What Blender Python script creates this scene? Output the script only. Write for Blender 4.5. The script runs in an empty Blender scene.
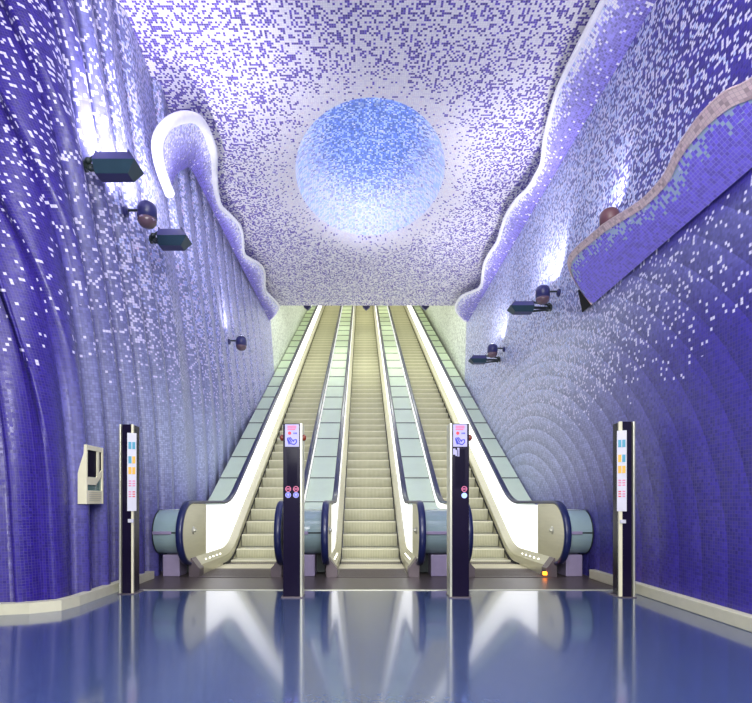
import bpy, bmesh, math, random
from mathutils import Vector, Matrix
random.seed(4)
S = bpy.context.scene
C = S.collection
PI = math.pi

# ------------------------------------------------------------------ camera, world, light, exposure
cam = bpy.data.cameras.new('camera'); co = bpy.data.objects.new('camera', cam); C.objects.link(co)
cam.sensor_fit = 'HORIZONTAL'; cam.sensor_width = 36.0; cam.lens = 514 / 752 * 36
cam.shift_x = 14 / 752; cam.shift_y = 150.5 / 752; cam.clip_start = .05; cam.clip_end = 200
co.location = (0, 0, 1.03); co.rotation_euler = (PI / 2, 0, 0)
S.camera = co

w = bpy.data.worlds.new('world'); S.world = w; w.use_nodes = True
w.node_tree.nodes['Background'].inputs[0].default_value = (.62, .68, 1.0, 1)
w.node_tree.nodes['Background'].inputs[1].default_value = .25

S.view_settings.view_transform = 'Standard'; S.view_settings.look = 'None'
S.view_settings.exposure = 0.36; S.view_settings.gamma = 1.0; S.view_settings.use_curve_mapping = False

def area(name, loc, rot, sx, sy, power, col, spread=None):
    l = bpy.data.lights.new(name, 'AREA'); l.shape = 'RECTANGLE'; l.size = sx; l.size_y = sy
    l.energy = power; l.color = col
    if spread: l.spread = spread
    o = bpy.data.objects.new(name, l); C.objects.link(o); o.location = loc; o.rotation_euler = rot
    return o
# added fill lights behind and above the viewer, then lighting rows of the escalator shaft
area('hall_fill', (0.1, 1.2, 6.8), (math.radians(18), 0, 0), 4.5, 2.5, 230, (.95, .95, 1.0))
area('hall_rear_fill', (0.1, -2.2, 3.6), (math.radians(82), 0, 0), 4, 3, 540, (.97, .97, .97))
for y_, p_, c_ in ((17.4, 75, (.97, 1, .93)), (21.5, 50, (.97, 1, .88)), (25.5, 50, (1, .98, .72)), (29.5, 50, (1, .95, .6)), (33.0, 35, (1, .93, .5))):
    area('shaft_light', (.15, y_, 7.35 + .577 * (y_ - 15.8)), (math.radians(30), 0, 0), 4.2, 1.2, p_, c_)

area('shaft_mouth_fill', (.15, 16.95, 7.72), (math.radians(-52), 0, 0), 4.6, .5, 60, (.96, 1.0, .97))  # added fill behind the ceiling edge, brightens escalators, floor and portal walls
def point(name, loc, power, col, size=.1):
    l = bpy.data.lights.new(name, 'POINT'); l.energy = power; l.color = col; l.shadow_soft_size = size
    o = bpy.data.objects.new(name, l); C.objects.link(o); o.location = loc
for dx_ in (-.5, .5): point('crater_fill', (.15 + dx_, 8.22, 7.62), 20, (.9, .93, 1), .08)   # added fill points behind the near lip, to brighten the crater dome

# ------------------------------------------------------------------ materials
def newmat(name):
    m = bpy.data.materials.new(name); m.use_nodes = True
    nt = m.node_tree; nt.nodes.clear()
    out = nt.nodes.new('ShaderNodeOutputMaterial'); b = nt.nodes.new('ShaderNodeBsdfPrincipled')
    nt.links.new(b.outputs[0], out.inputs[0])
    return m, nt, b
def mathn(nt, op, a, b=None, c=None):
    n = nt.nodes.new('ShaderNodeMath'); n.operation = op
    for i, v in enumerate((a, b, c)):
        if v is None: continue
        if isinstance(v, (int, float)): n.inputs[i].default_value = v
        else: nt.links.new(v, n.inputs[i])
    return n.outputs[0]
def mixc(nt, f, a, b, blend='MIX'):
    n = nt.nodes.new('ShaderNodeMix'); n.data_type = 'RGBA'; n.blend_type = blend
    for i, v in ((0, f), (6, a), (7, b)):
        if isinstance(v, (int, float)): n.inputs[i].default_value = v
        elif isinstance(v, tuple): n.inputs[i].default_value = (*v[:3], 1)
        else: nt.links.new(v, n.inputs[i])
    return n.outputs[2]
def plain(name, col, rough=.5, metal=0.0, noise=.12, nscale=9.0, emit=None, bump=0.0, coat=0.0, stretch=(1, 1, 1), spec=.5):
    m, nt, b = newmat(name); b.inputs['Specular IOR Level'].default_value = spec
    tc = nt.nodes.new('ShaderNodeTexCoord'); mp = nt.nodes.new('ShaderNodeMapping'); nz = nt.nodes.new('ShaderNodeTexNoise')
    mp.inputs['Scale'].default_value = stretch
    nt.links.new(tc.outputs['Object'], mp.inputs[0]); nt.links.new(mp.outputs[0], nz.inputs['Vector'])
    nz.inputs['Scale'].default_value = nscale; nz.inputs['Detail'].default_value = 4
    k = mathn(nt, 'MULTIPLY_ADD', nz.outputs['Fac'], noise * 2, 1 - noise)
    cc = nt.nodes.new('ShaderNodeCombineColor')
    for i in range(3): nt.links.new(k, cc.inputs[i])
    c = mixc(nt, 1.0, tuple(col), cc.outputs[0], 'MULTIPLY')
    nt.links.new(c, b.inputs['Base Color'])
    b.inputs['Roughness'].default_value = rough; b.inputs['Metallic'].default_value = metal
    b.inputs['Coat Weight'].default_value = coat
    if emit:
        b.inputs['Emission Color'].default_value = (*emit[:3], 1); b.inputs['Emission Strength'].default_value = emit[3]
    if bump:
        bp = nt.nodes.new('ShaderNodeBump'); bp.inputs['Strength'].default_value = bump; bp.inputs['Distance'].default_value = .01
        nt.links.new(nz.outputs['Fac'], bp.inputs['Height']); nt.links.new(bp.outputs[0], b.inputs['Normal'])
    return m
def mosaic(name, tile, deep, pale, lights, grout=(.10, .08, .22), gw=.43, rough=.3, clump=.25, var=.35, bands=False):
    """glass mosaic: one random colour for each little tile; attributes dens (share of light tiles) and tone (deep-to-pale mix of the other tiles, on some surfaces painted light and shade)"""
    m, nt, b = newmat(name)
    uv = nt.nodes.new('ShaderNodeUVMap'); uv.uv_map = 'UVMap'
    vs = nt.nodes.new('ShaderNodeVectorMath'); vs.operation = 'SCALE'; vs.inputs['Scale'].default_value = 1 / tile
    nt.links.new(uv.outputs[0], vs.inputs[0])
    fl = nt.nodes.new('ShaderNodeVectorMath'); fl.operation = 'FLOOR'; nt.links.new(vs.outputs[0], fl.inputs[0])
    fr = nt.nodes.new('ShaderNodeVectorMath'); fr.operation = 'FRACTION'; nt.links.new(vs.outputs[0], fr.inputs[0])
    wn = nt.nodes.new('ShaderNodeTexWhiteNoise'); wn.noise_dimensions = '3D'; nt.links.new(fl.outputs[0], wn.inputs['Vector'])
    se = nt.nodes.new('ShaderNodeSeparateColor'); nt.links.new(wn.outputs['Color'], se.inputs[0])
    da = nt.nodes.new('ShaderNodeAttribute'); da.attribute_name = 'dens'
    ta = nt.nodes.new('ShaderNodeAttribute'); ta.attribute_name = 'tone'
    nz = nt.nodes.new('ShaderNodeTexNoise'); nz.inputs['Scale'].default_value = .32; nz.inputs['Detail'].default_value = 2
    nt.links.new(fl.outputs[0], nz.inputs['Vector'])
    thr = mathn(nt, 'MULTIPLY_ADD', mathn(nt, 'SUBTRACT', nz.outputs['Fac'], .5), clump * 2, da.outputs['Fac'])
    thr = mathn(nt, 'MULTIPLY', thr, mathn(nt, 'GREATER_THAN', da.outputs['Fac'], .01))
    isl = mathn(nt, 'LESS_THAN', wn.outputs['Value'], thr)
    base = mixc(nt, ta.outputs['Fac'], tuple(deep), tuple(pale))
    vv = mathn(nt, 'MULTIPLY_ADD', se.outputs[1], var * 2, 1 - var)
    if bands:
        sp = nt.nodes.new('ShaderNodeSeparateXYZ'); nt.links.new(uv.outputs[0], sp.inputs[0])
        dy = mathn(nt, 'SUBTRACT', sp.outputs[0], 10.2); dz = mathn(nt, 'SUBTRACT', mathn(nt, 'MULTIPLY', sp.outputs[1], 1.5), .6)
        r = mathn(nt, 'SQRT', mathn(nt, 'ADD', mathn(nt, 'MULTIPLY', dy, dy), mathn(nt, 'MULTIPLY', dz, dz)))
        q = mathn(nt, 'FRACT', mathn(nt, 'DIVIDE', r, .34))
        amp = mathn(nt, 'MINIMUM', mathn(nt, 'MAXIMUM', mathn(nt, 'MULTIPLY_ADD', r, .4, -.45), 0), .52)
        vv = mathn(nt, 'MULTIPLY', vv, mathn(nt, 'MULTIPLY_ADD', mathn(nt, 'SUBTRACT', q, .5), amp, 1.0))
    cc = nt.nodes.new('ShaderNodeCombineColor')
    for i in range(3): nt.links.new(vv, cc.inputs[i])
    dark = mixc(nt, 1.0, base, cc.outputs[0], 'MULTIPLY')
    rp = nt.nodes.new('ShaderNodeValToRGB'); rp.color_ramp.interpolation = 'CONSTANT'
    nt.links.new(se.outputs[0], rp.inputs[0])
    el = rp.color_ramp.elements
    el[0].position = 0; el[0].color = (*lights[0][1], 1)
    el[1].position = lights[1][0]; el[1].color = (*lights[1][1], 1)
    for p, c in lights[2:]:
        e = el.new(p); e.color = (*c, 1)
    col = mixc(nt, isl, dark, rp.outputs[0])
    sx = nt.nodes.new('ShaderNodeSeparateXYZ'); nt.links.new(fr.outputs[0], sx.inputs[0])
    gx = mathn(nt, 'ABSOLUTE', mathn(nt, 'SUBTRACT', sx.outputs[0], .5)); gy = mathn(nt, 'ABSOLUTE', mathn(nt, 'SUBTRACT', sx.outputs[1], .5))
    g = mathn(nt, 'GREATER_THAN', mathn(nt, 'MAXIMUM', gx, gy), gw)
    gc = mixc(nt, .55, col, tuple(grout))
    col = mixc(nt, g, col, gc)
    nt.links.new(col, b.inputs['Base Color'])
    rr = mathn(nt, 'MULTIPLY_ADD', se.outputs[2], .25, rough)
    nt.links.new(rr, b.inputs['Roughness'])
    bp = nt.nodes.new('ShaderNodeBump'); bp.inputs['Strength'].default_value = .25; bp.inputs['Distance'].default_value = .004
    nt.links.new(mathn(nt, 'SUBTRACT', 1, g), bp.inputs['Height']); nt.links.new(bp.outputs[0], b.inputs['Normal'])
    return m

WH = (.93, .90, .95)
M = {}
M['wall_l'] = mosaic('blue_glass_mosaic', .027, (.022, .009, .20), (.38, .43, .58), [(0, (.60, .57, .80)), (.3, (.38, .42, .78)), (.58, (.62, .46, .70)), (.74, (.32, .48, .70))], var=.22)
M['wall_r'] = mosaic('blue_glass_mosaic_arcs', .031, (.030, .017, .26), (.40, .44, .58), [(0, (.72, .70, .86)), (.25, (.50, .58, .86)), (.50, (.42, .50, .78)), (.70, (.26, .42, .60))], bands=True, var=.25)
M['ceil'] = mosaic('white_violet_mosaic', .030, (.12, .075, .45), (.45, .42, .52), [(0, (.94, .91, .95)), (.5, (.86, .82, .92)), (.8, (.92, .84, .88))], grout=(.62, .58, .70), rough=.45, clump=.30)
M['moon'] = mosaic('sky_blue_mosaic', .034, (.16, .27, .74), (.66, .62, .86), [(0, (.62, .76, 1)), (.3, (.95, .95, 1)), (.7, (.84, .88, 1))], grout=(.4, .5, .85), rough=.4, clump=.3)
M['wave'] = mosaic('wave_mosaic', .031, (.13, .09, .52), (.50, .48, .86), [(0, WH), (.35, (.80, .82, .97)), (.6, (.55, .66, .88)), (.85, (.50, .50, .86))], grout=(.42, .38, .9), clump=.2)
M['wave_blue'] = mosaic('deep_wave_mosaic', .033, (.09, .05, .62), (.30, .22, 1.0), [(0, (.40, .54, .68)), (.5, (.62, .66, .86)), (.8, (.16, .22, .60))], grout=(.42, .38, .95), gw=.41, clump=.25, var=.2)
M['shaft'] = mosaic('pale_green_mosaic', .05, (.52, .56, .50), (.60, .66, .58), [(0, (.78, .84, .74)), (.6, (.66, .76, .72))], grout=(.5, .55, .5), clump=.1)
M['rim_white'] = plain('white_rim', (.95, .94, .97), .45)
M['rim_pink'] = mosaic('pink_rim_mosaic', .033, (.60, .44, .46), (.62, .46, .48), [(0, (.72, .56, .56)), (.6, (.64, .50, .54))], grout=(.40, .30, .35))
M['skirting'] = plain('cream_skirting', (.62, .60, .42), .4)
M['steel'] = plain('brushed_steel', (.60, .58, .44), .34, .75, .10, 30, stretch=(1, .1, 1))
M['steel_dk'] = plain('dark_steel', (.16, .13, .14), .35, .6)
M['plate'] = plain('ribbed_plate', (.085, .068, .065), .38, .2, .2, 14, spec=.3)
M['comb'] = plain('comb_metal', (.62, .58, .42), .35, .5)
M['panel'] = plain('lit_white_panel', (.92, .93, .90), .3, emit=(1, 1, .98, .9), noise=.03)
M['deckglass'] = plain('frosted_green_glass', (.64, .76, .58), .5, noise=.08, nscale=3, spec=.2)
M['drumglass'] = plain('blue_green_glass', (.26, .36, .37), .18, noise=.12, nscale=3, coat=.4)
M['frame'] = plain('dark_joint', (.02, .03, .03), .4)
M['deckside'] = plain('grey_violet_metal', (.30, .25, .38), .45, .2)
M['rubber'] = plain('navy_rubber', (.008, .014, .075), .35, noise=.2, coat=.12)
M['brush'] = plain('black_brush', (.012, .012, .012), .8)
M['black'] = plain('black_body', (.008, .005, .020), .25, noise=.25, nscale=3, spec=.15)
M['pylonedge'] = plain('aluminium_edge', (.62, .62, .48), .35, .6)
M['sticker'] = plain('pale_sticker', (.44, .42, .66), .5)
M['white'] = plain('white_plate', (.58, .57, .62), .5)
M['red'] = plain('red_print', (.72, .04, .06), .5)
M['pinkprint'] = plain('pink_print', (.70, .16, .30), .5)
M['blueprint'] = plain('blue_print', (.05, .06, .55), .5)
M['teal'] = plain('teal_print', (.05, .30, .42), .5)
M['amberp'] = plain('amber_print', (.75, .42, .04), .5)
M['amber'] = plain('amber_lens', (.22, .035, .008), .2, coat=.5)
M['led'] = plain('white_led', (1, 1, 1), .3, emit=(1, .98, .9, 3))
M['orange_led'] = plain('orange_led', (1, .3, .02), .3, emit=(1, .22, .01, 6))
M['blue_led'] = plain('blue_led', (.1, .1, .9), .3, emit=(.10, .12, .95, .9))
M['blue_led_hot'] = plain('bright_blue_led', (.3, .5, 1), .3, emit=(.15, .35, 1, 1.6))
M['ringred'] = plain('red_ring', (.5, .12, .22), .4, emit=(.6, .10, .22, .25))
M['lamp_body'] = plain('navy_lamp_paint', (.03, .03, .12), .35, noise=.15)
M['lamp_shaded'] = plain('shaded_lamp_paint', (.02, .05, .075), .38, noise=.2)  # shade painted onto the lower faces of the floodlight housings
M['lamp_base'] = plain('brown_lamp_lens', (.12, .07, .09), .25, coat=.4)
M['lamp_glass'] = plain('lamp_glass', (.9, .9, 1), .1, emit=(.92, .92, 1, 5))
M['brownlamp'] = plain('brown_lamp_paint', (.14, .06, .07), .4)
M['cream'] = plain('cream_metal', (.78, .74, .50), .4, .1)
M['darkglass'] = plain('dark_window_glass', (.012, .010, .022), .12, noise=.3, nscale=6, spec=.08)
M['greenglass'] = plain('green_glass', (.10, .18, .16), .2, coat=.5)
M['void'] = plain('unlit_void', (.01, .01, .01), .9)

# step: fluted beige metal
def stepmat():
    m, nt, b = newmat('fluted_step_metal')
    tc = nt.nodes.new('ShaderNodeTexCoord'); sp = nt.nodes.new('ShaderNodeSeparateXYZ'); nt.links.new(tc.outputs['Object'], sp.inputs[0])
    s = mathn(nt, 'SINE', mathn(nt, 'MULTIPLY', sp.outputs[0], 2 * PI / .03))
    k = mathn(nt, 'MULTIPLY_ADD', s, .10, .88)
    nz = nt.nodes.new('ShaderNodeTexNoise'); nz.inputs['Scale'].default_value = 5; nt.links.new(tc.outputs['Object'], nz.inputs['Vector'])
    k2 = mathn(nt, 'MULTIPLY', k, mathn(nt, 'MULTIPLY_ADD', nz.outputs['Fac'], .3, .85))
    cc = nt.nodes.new('ShaderNodeCombineColor')
    for i in range(3): nt.links.new(k2, cc.inputs[i])
    nt.links.new(mixc(nt, 1.0, (.54, .53, .36), cc.outputs[0], 'MULTIPLY'), b.inputs['Base Color'])
    b.inputs['Metallic'].default_value = .1; b.inputs['Roughness'].default_value = .6; b.inputs['Specular IOR Level'].default_value = .25
    bp = nt.nodes.new('ShaderNodeBump'); bp.inputs['Strength'].default_value = .35; bp.inputs['Distance'].default_value = .006
    nt.links.new(s, bp.inputs['Height']); nt.links.new(bp.outputs[0], b.inputs['Normal'])
    return m
M['step'] = stepmat()
M['nosing'] = plain('pale_step_edge', (.70, .68, .50), .5, .0)

def floormat():
    m, nt, b = newmat('polished_blue_floor')
    tc = nt.nodes.new('ShaderNodeTexCoord')
    nz = nt.nodes.new('ShaderNodeTexNoise'); nz.inputs['Scale'].default_value = 26; nz.inputs['Detail'].default_value = 6
    nt.links.new(tc.outputs['Object'], nz.inputs['Vector'])
    sp = nt.nodes.new('ShaderNodeSeparateXYZ'); nt.links.new(tc.outputs['Object'], sp.inputs[0])
    jx = mathn(nt, 'GREATER_THAN', mathn(nt, 'ABSOLUTE', mathn(nt, 'SUBTRACT', mathn(nt, 'FRACT', mathn(nt, 'DIVIDE', sp.outputs[0], .6)), .5)), .494)
    jy = mathn(nt, 'GREATER_THAN', mathn(nt, 'ABSOLUTE', mathn(nt, 'SUBTRACT', mathn(nt, 'FRACT', mathn(nt, 'DIVIDE', sp.outputs[1], .6)), .5)), .494)
    j = mathn(nt, 'MAXIMUM', jx, jy)
    c = mixc(nt, nz.outputs['Fac'], (.028, .045, .12), (.065, .10, .21))
    c = mixc(nt, mathn(nt, 'MULTIPLY', j, .6), c, (.04, .04, .08))
    nt.links.new(c, b.inputs['Base Color'])
    b.inputs['Roughness'].default_value = .14; b.inputs['Coat Weight'].default_value = .5; b.inputs['Coat Roughness'].default_value = .08
    return m
M['floor'] = floormat()

# ------------------------------------------------------------------ mesh helpers
def link(name, me, mat, parent=None, kind=None, smooth=False):
    o = bpy.data.objects.new(name, me); C.objects.link(o)
    for mm in (mat if isinstance(mat, (list, tuple)) else [mat]): me.materials.append(mm)
    if smooth:
        me.polygons.foreach_set('use_smooth', [True] * len(me.polygons))
    if parent: o.parent = parent
    if kind: o['kind'] = kind
    return o
def mesh(name, V, F, mat, parent=None, kind=None, smooth=False, uv=None, dens=None, tone=None):
    me = bpy.data.meshes.new(name); me.from_pydata([tuple(v) for v in V], [], F); me.update()
    if uv is not None:
        l = me.uv_layers.new(name='UVMap')
        for lp in me.loops: l.data[lp.index].uv = uv[lp.vertex_index]
    for nm, vals in (('dens', dens), ('tone', tone)):
        if vals is not None:
            a = me.attributes.new(nm, 'FLOAT', 'POINT'); a.data.foreach_set('value', vals)
    return link(name, me, mat, parent, kind, smooth)
def bmo(name, bm, mat, parent=None, kind=None, smooth=False):
    bmesh.ops.recalc_face_normals(bm, faces=bm.faces)
    me = bpy.data.meshes.new(name); bm.to_mesh(me); bm.free()
    return link(name, me, mat, parent, kind, smooth)
def box(bm, x0, x1, y0, y1, z0, z1, bev=0.0, mi=0):
    t = bmesh.new()
    r = bmesh.ops.create_cube(t, size=1)
    for v in t.verts:
        v.co = Vector(((x0 + x1) / 2 + v.co.x * (x1 - x0), (y0 + y1) / 2 + v.co.y * (y1 - y0), (z0 + z1) / 2 + v.co.z * (z1 - z0)))
    if bev: bmesh.ops.bevel(t, geom=t.edges[:], offset=bev, segments=2, affect='EDGES', profile=.5)
    add(bm, t, mi)
def add(bm, t, mi=0):
    t.verts.index_update(); mp = [bm.verts.new(v.co) for v in t.verts]
    for f in t.faces:
        nf = bm.faces.new([mp[v.index] for v in f.verts]); nf.material_index = mi
    t.free()
def cyl(bm, p0, p1, r0, r1=None, seg=20, mi=0):
    r1 = r0 if r1 is None else r1
    p0 = Vector(p0); p1 = Vector(p1); d = p1 - p0
    t = bmesh.new(); bmesh.ops.create_cone(t, cap_ends=True, segments=seg, radius1=r0, radius2=r1, depth=d.length)
    q = Vector((0, 0, 1)).rotation_difference(d.normalized()).to_matrix().to_4x4()
    bmesh.ops.transform(t, matrix=Matrix.Translation((p0 + p1) / 2) @ q, verts=t.verts); add(bm, t, mi)
def ball(bm, c, r, sc=(1, 1, 1), seg=16, mi=0):
    t = bmesh.new(); bmesh.ops.create_uvsphere(t, u_segments=seg, v_segments=max(8, seg // 2), radius=r)
    for v in t.verts: v.co = Vector((c[0] + v.co.x * sc[0], c[1] + v.co.y * sc[1], c[2] + v.co.z * sc[2]))
    add(bm, t, mi)
def lathe(bm, prof, c=(0, 0, 0), seg=24, mi=0):
    t = bmesh.new(); rings = []
    for r, z in prof:
        rings.append([t.verts.new((c[0] + r * math.cos(2 * PI * k / seg), c[1] + r * math.sin(2 * PI * k / seg), c[2] + z)) for k in range(seg)])
    for a, b in zip(rings, rings[1:]):
        for k in range(seg): t.faces.new((a[k], a[(k + 1) % seg], b[(k + 1) % seg], b[k]))
    t.faces.new(rings[0][::-1]); t.faces.new(rings[-1]); add(bm, t, mi)
def prismx(bm, poly, x0, x1, mi=0):
    """polygon in (Y,z) extruded in X"""
    a = [bm.verts.new((x0, y, z)) for y, z in poly]; b = [bm.verts.new((x1, y, z)) for y, z in poly]
    n = len(poly)
    fs = [bm.faces.new(a), bm.faces.new(b[::-1])] + [bm.faces.new((a[i], b[i], b[(i + 1) % n], a[(i + 1) % n])) for i in range(n)]
    for f in fs: f.material_index = mi
def prismy(bm, poly, y0, y1, mi=0):
    a = [bm.verts.new((x, y0, z)) for x, z in poly]; b = [bm.verts.new((x, y1, z)) for x, z in poly]
    n = len(poly)
    fs = [bm.faces.new(a), bm.faces.new(b[::-1])] + [bm.faces.new((a[i], b[i], b[(i + 1) % n], a[(i + 1) % n])) for i in range(n)]
    for f in fs: f.material_index = mi
def empty(name, loc, label, cat, group=None, rz=0):
    o = bpy.data.objects.new(name, None); C.objects.link(o); o.location = loc; o.rotation_euler = (0, 0, rz)
    o.empty_display_size = .1
    o['label'] = label; o['category'] = cat
    if group: o['group'] = group
    return o
def tag(o, label, cat, group=None):
    o['label'] = label; o['category'] = cat
    if group: o['group'] = group
    return o
def sm(x, a, b):
    t = max(0, min(1, (x - a) / (b - a))); return t * t * (3 - 2 * t)
def interp(tab, x):
    if x <= tab[0][0]: return tab[0][1]
    for (a, p), (b, q) in zip(tab, tab[1:]):
        if x <= b: return p + (q - p) * (x - a) / (b - a)
    return tab[-1][1]

SL = .577                       # escalator slope (30 degrees)
CX = .15                        # centre line of the three escalators
WL, WR = -2.86, 3.15            # side walls
ZC = 7.09                       # hall ceiling
YP = 15.8                       # where the hall ceiling ends and the shaft begins
YT = 34.0
def bend(Y, yb, wd=.5):
    """0 before yb, rising at 30 degrees after it, with a smooth knee"""
    t = Y - yb
    if t <= -wd: return 0.0
    if t >= wd: return SL * t
    return SL * (t + wd) ** 2 / (4 * wd)

# ------------------------------------------------------------------ structure: floor, walls, ceiling
bm = bmesh.new(); box(bm, -7, 7, -4, 6.0, -.2, 0); bmo('floor', bm, M['floor'], kind='structure')
bm = bmesh.new(); box(bm, -3.2, 3.5, 6.0, 9.3, -.2, -.001); bmo('trim_1', bm, M['plate'], kind='structure')
bm = bmesh.new(); box(bm, -2.86, 3.15, 5.985, 6.03, -.05, .006); bmo('trim_2', bm, M['pylonedge'], kind='structure')
bm = bmesh.new(); box(bm, -3.2, 3.5, YT - .9, YT + 6, 14.0, 14.3); bmo('floor_upper', bm, M['plate'], kind='structure')

def ztop(Y): return ZC if Y < YP else ZC + .62 + SL * (Y - YP)
# -- left wall: vertical folds (sawtooth) that lean towards the viewer with height
path = [(-3.01, 40.0)]
for k in range(25):             # rounded corner from the side wall into the wall that faces the viewer
    a = math.radians(87 * k / 24); path.append((-3.01 - .34 * (1 - math.cos(a)), 5.16 - .34 * math.sin(a)))
path.append((-7.4, path[-1][1] - .2))
cum = [0]
for a, b in zip(path, path[1:]): cum.append(cum[-1] + math.dist(a, b))
def on_path(s):
    s = max(0, min(cum[-1], s))
    for i in range(len(path) - 1):
        if s <= cum[i + 1] + 1e-9:
            t = (s - cum[i]) / (cum[i + 1] - cum[i]); a, b = path[i], path[i + 1]
            d = Vector((b[0] - a[0], b[1] - a[1])).normalized()
            return a[0] + (b[0] - a[0]) * t, a[1] + (b[1] - a[1]) * t, Vector((-d.y, d.x))
sY = lambda Y: 40.0 - Y
ridY = [8.3, 7.66, 7.1, 6.62, 6.13, 5.72, 5.31]
rs = []
y = 18.1
while y > 8.9: rs.append(sY(y)); y -= .72
rs += [sY(v) for v in ridY]
s = sY(4.95)
while s < cum[-1] + 2: rs.append(s); s += .235
def lean(z, s):
    k = .04 * z + (.055 * max(0, min(z, 3.6) - 1.1) ** 2 if z < 3.6 else .055 * 2.5 ** 2 + .31 * (z - 3.6))
    return k * (1.25 if s < sY(5) else 1.0)
NZ = 56
V = []; F = []; UV = []; D = []; T = []; US = [0.0]
cols = []
for i in range(len(rs) - 1):
    for q, fr_ in enumerate((0, 0, .15, .3, .5, .7, .82, .88, .94, 1.0)):
        off = interp([(0, 0), (.12, .95), (.18, 1), (.3, .92), (.6, .58), (.85, .2), (1, .0)], 1 - fr_)
        cols.append((rs[i] + (rs[i + 1] - rs[i]) * fr_, off, i))
for a, b in zip(cols, cols[1:]):
    US.append(US[-1] + math.hypot(b[0] - a[0], (b[1] - a[1]) * (.12 if a[0] < sY(9) else .15 if a[0] < sY(5) else .085)))
for ci, (s, off, i) in enumerate(cols):
    for r in range(NZ + 1):
        z = ZC * r / NZ
        ss = s + lean(z, s)
        x, yy, n = on_path(ss)
        dep = (.085 + .08 * sm(yy, 4.85, 5.3)) * (1 - .72 * sm(yy, 7.5, 12.5)) * (1 - .45 * sm(z, 3.8, 6) * sm(yy, 5, 6.5)) * (1 - sm(yy, 14.6, 15.6)); x += .148 * sm(yy, 11, 15.6)
        o_ = dep * off
        V.append((x + abs(n.x) * o_, yy - abs(n.y) * o_, z)); UV.append((-US[ci], z))
        hi = sm(z, 2.0, 3.6)
        d = .05 * sm(z, 2.1, 2.9) + .10 * sm(z, 2.9, 4.6) + .42 * sm(yy, 4.9, 7.0) * sm(z, 2.3, 4.6)
        D.append(min(.68, d))
        T.append(min(1, .40 * sm(yy, 4.9, 5.5) + .60 * sm(yy, 5.2, 8.5)) * (.16 + .84 * sm(z, .5, 1.9)) * (1 - .45 * hi))  # floodlight wash and the shade low down, painted into the tile tone
for c in range(len(cols) - 1):
    for r in range(NZ):
        a = c * (NZ + 1) + r; b = a + NZ + 1
        F.append((a, a + 1, b + 1, b))
mesh('wall_left', V, F, M['wall_l'], kind='structure', smooth=True, uv=UV, dens=D, tone=T)

# -- right wall: straight below a seam, leaning back a little above it
ZS = 3.68
def wr(z): return WR if z < ZS else WR + .02 + .09 * (z - ZS) / (ZC - ZS)
V = []; F = []; UV = []; D = []; T = []
zs = [ZS * i / 22 for i in range(23)] + [ZS + (ZC - ZS) * i / 20 for i in range(21)]
ys = [-2 + .4 * i for i in range(46)]
for yy in ys:
    for z in zs:
        V.append((wr(z), yy, z)); UV.append((yy, z))
        d = .26 * sm(z, 2.0, 3.2) * sm(yy, 4, 8) + .08 * sm(z, 2.1, 3.2) + (.42 * sm(z, 3.7, 4.4) * (.55 + .45 * sm(yy, 4.5, 9)) if z > ZS else 0)
        D.append(min(.62, d))
        T.append(sm(yy, 4.6, 9.5) * (.12 + .88 * sm(z, .6, 1.7)) * (1 - .5 * sm(z, 3.6, 4.2)) + .22 * sm(z, 2.5, 3.4) * (1 - sm(z, 3.6, 3.7)))  # shade beside the deck and paleness of the lit depth, painted as tone
n = len(zs)
for c in range(len(ys) - 1):
    for r in range(n - 1):
        a = c * n + r; b = a + n; F.append((a, b, b + 1, a + 1))
mesh('wall_right', V, F, M['wall_r'], kind='structure', uv=UV, dens=D, tone=T)

# -- shaft walls beyond the hall ceiling, following the slope
for nm, X in (('wall_shaft_left', WL - .004), ('wall_shaft_right', WR + .004)):
    V = []; F = []; UV = []; D = []; T = []
    yy_ = [15.7 + .5 * i for i in range(48)]
    for yy in yy_:
        zb = bend(yy, 9.2) - .6
        for k in range(11):
            z = zb + (ztop(max(yy, YP)) + .05 - zb) * k / 10
            V.append((X if X < 0 else wr(min(z, ZC)) + .004, yy, z)); UV.append((yy, z)); D.append(.35); T.append(sm(yy, 15, 24))
    for c in range(len(yy_) - 1):
        for r in range(10):
            a = c * 11 + r; F.append((a, a + 11, a + 12, a + 1))
    mesh(nm, V, F, M['shaft'], kind='structure', uv=UV, dens=D, tone=T)
bm = bmesh.new(); prismx(bm, [(YP - .02, ztop(YP)), (YT + 6, ztop(YT + 6)), (YT + 6, ztop(YT + 6) + .2), (YP - .02, ztop(YP) + .2)], WL - .2, WR + .3)
bmo('ceiling_shaft', bm, M['skirting'], kind='structure')
bm = bmesh.new(); box(bm, WL - .2, WR + .2, YT + 5, YT + 5.2, 13, 22); bmo('wall_shaft_end', bm, M['skirting'], kind='structure')

# -- hall ceiling with its crater; the crater's dome is the large pale blue disc
EC = (.15, 9.90); EA, EB = 1.40, 2.20
X0, X1, Y0, Y1 = -7.4, WR + .2, -2.0, YP + .06
NA = 120
def rectpt(a):
    dx, dy = math.cos(a) * EA, math.sin(a) * EB
    t = 1e9
    if dx > 1e-9: t = min(t, (X1 - EC[0]) / dx)
    if dx < -1e-9: t = min(t, (X0 - EC[0]) / dx)
    if dy > 1e-9: t = min(t, (Y1 - EC[1]) / dy)
    if dy < -1e-9: t = min(t, (Y0 - EC[1]) / dy)
    return EC[0] + dx * t, EC[1] + dy * t
angs = [2 * PI * k / NA for k in range(NA)]
for cx_, cy_ in ((X0, Y0), (X0, Y1), (X1, Y0), (X1, Y1)):
    angs.append(math.atan2((cy_ - EC[1]) / EB, (cx_ - EC[0]) / EA) % (2 * PI))
angs.sort(); NA = len(angs)
V = []; F = []; UV = []; D = []; T = []
NR = 34
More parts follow.
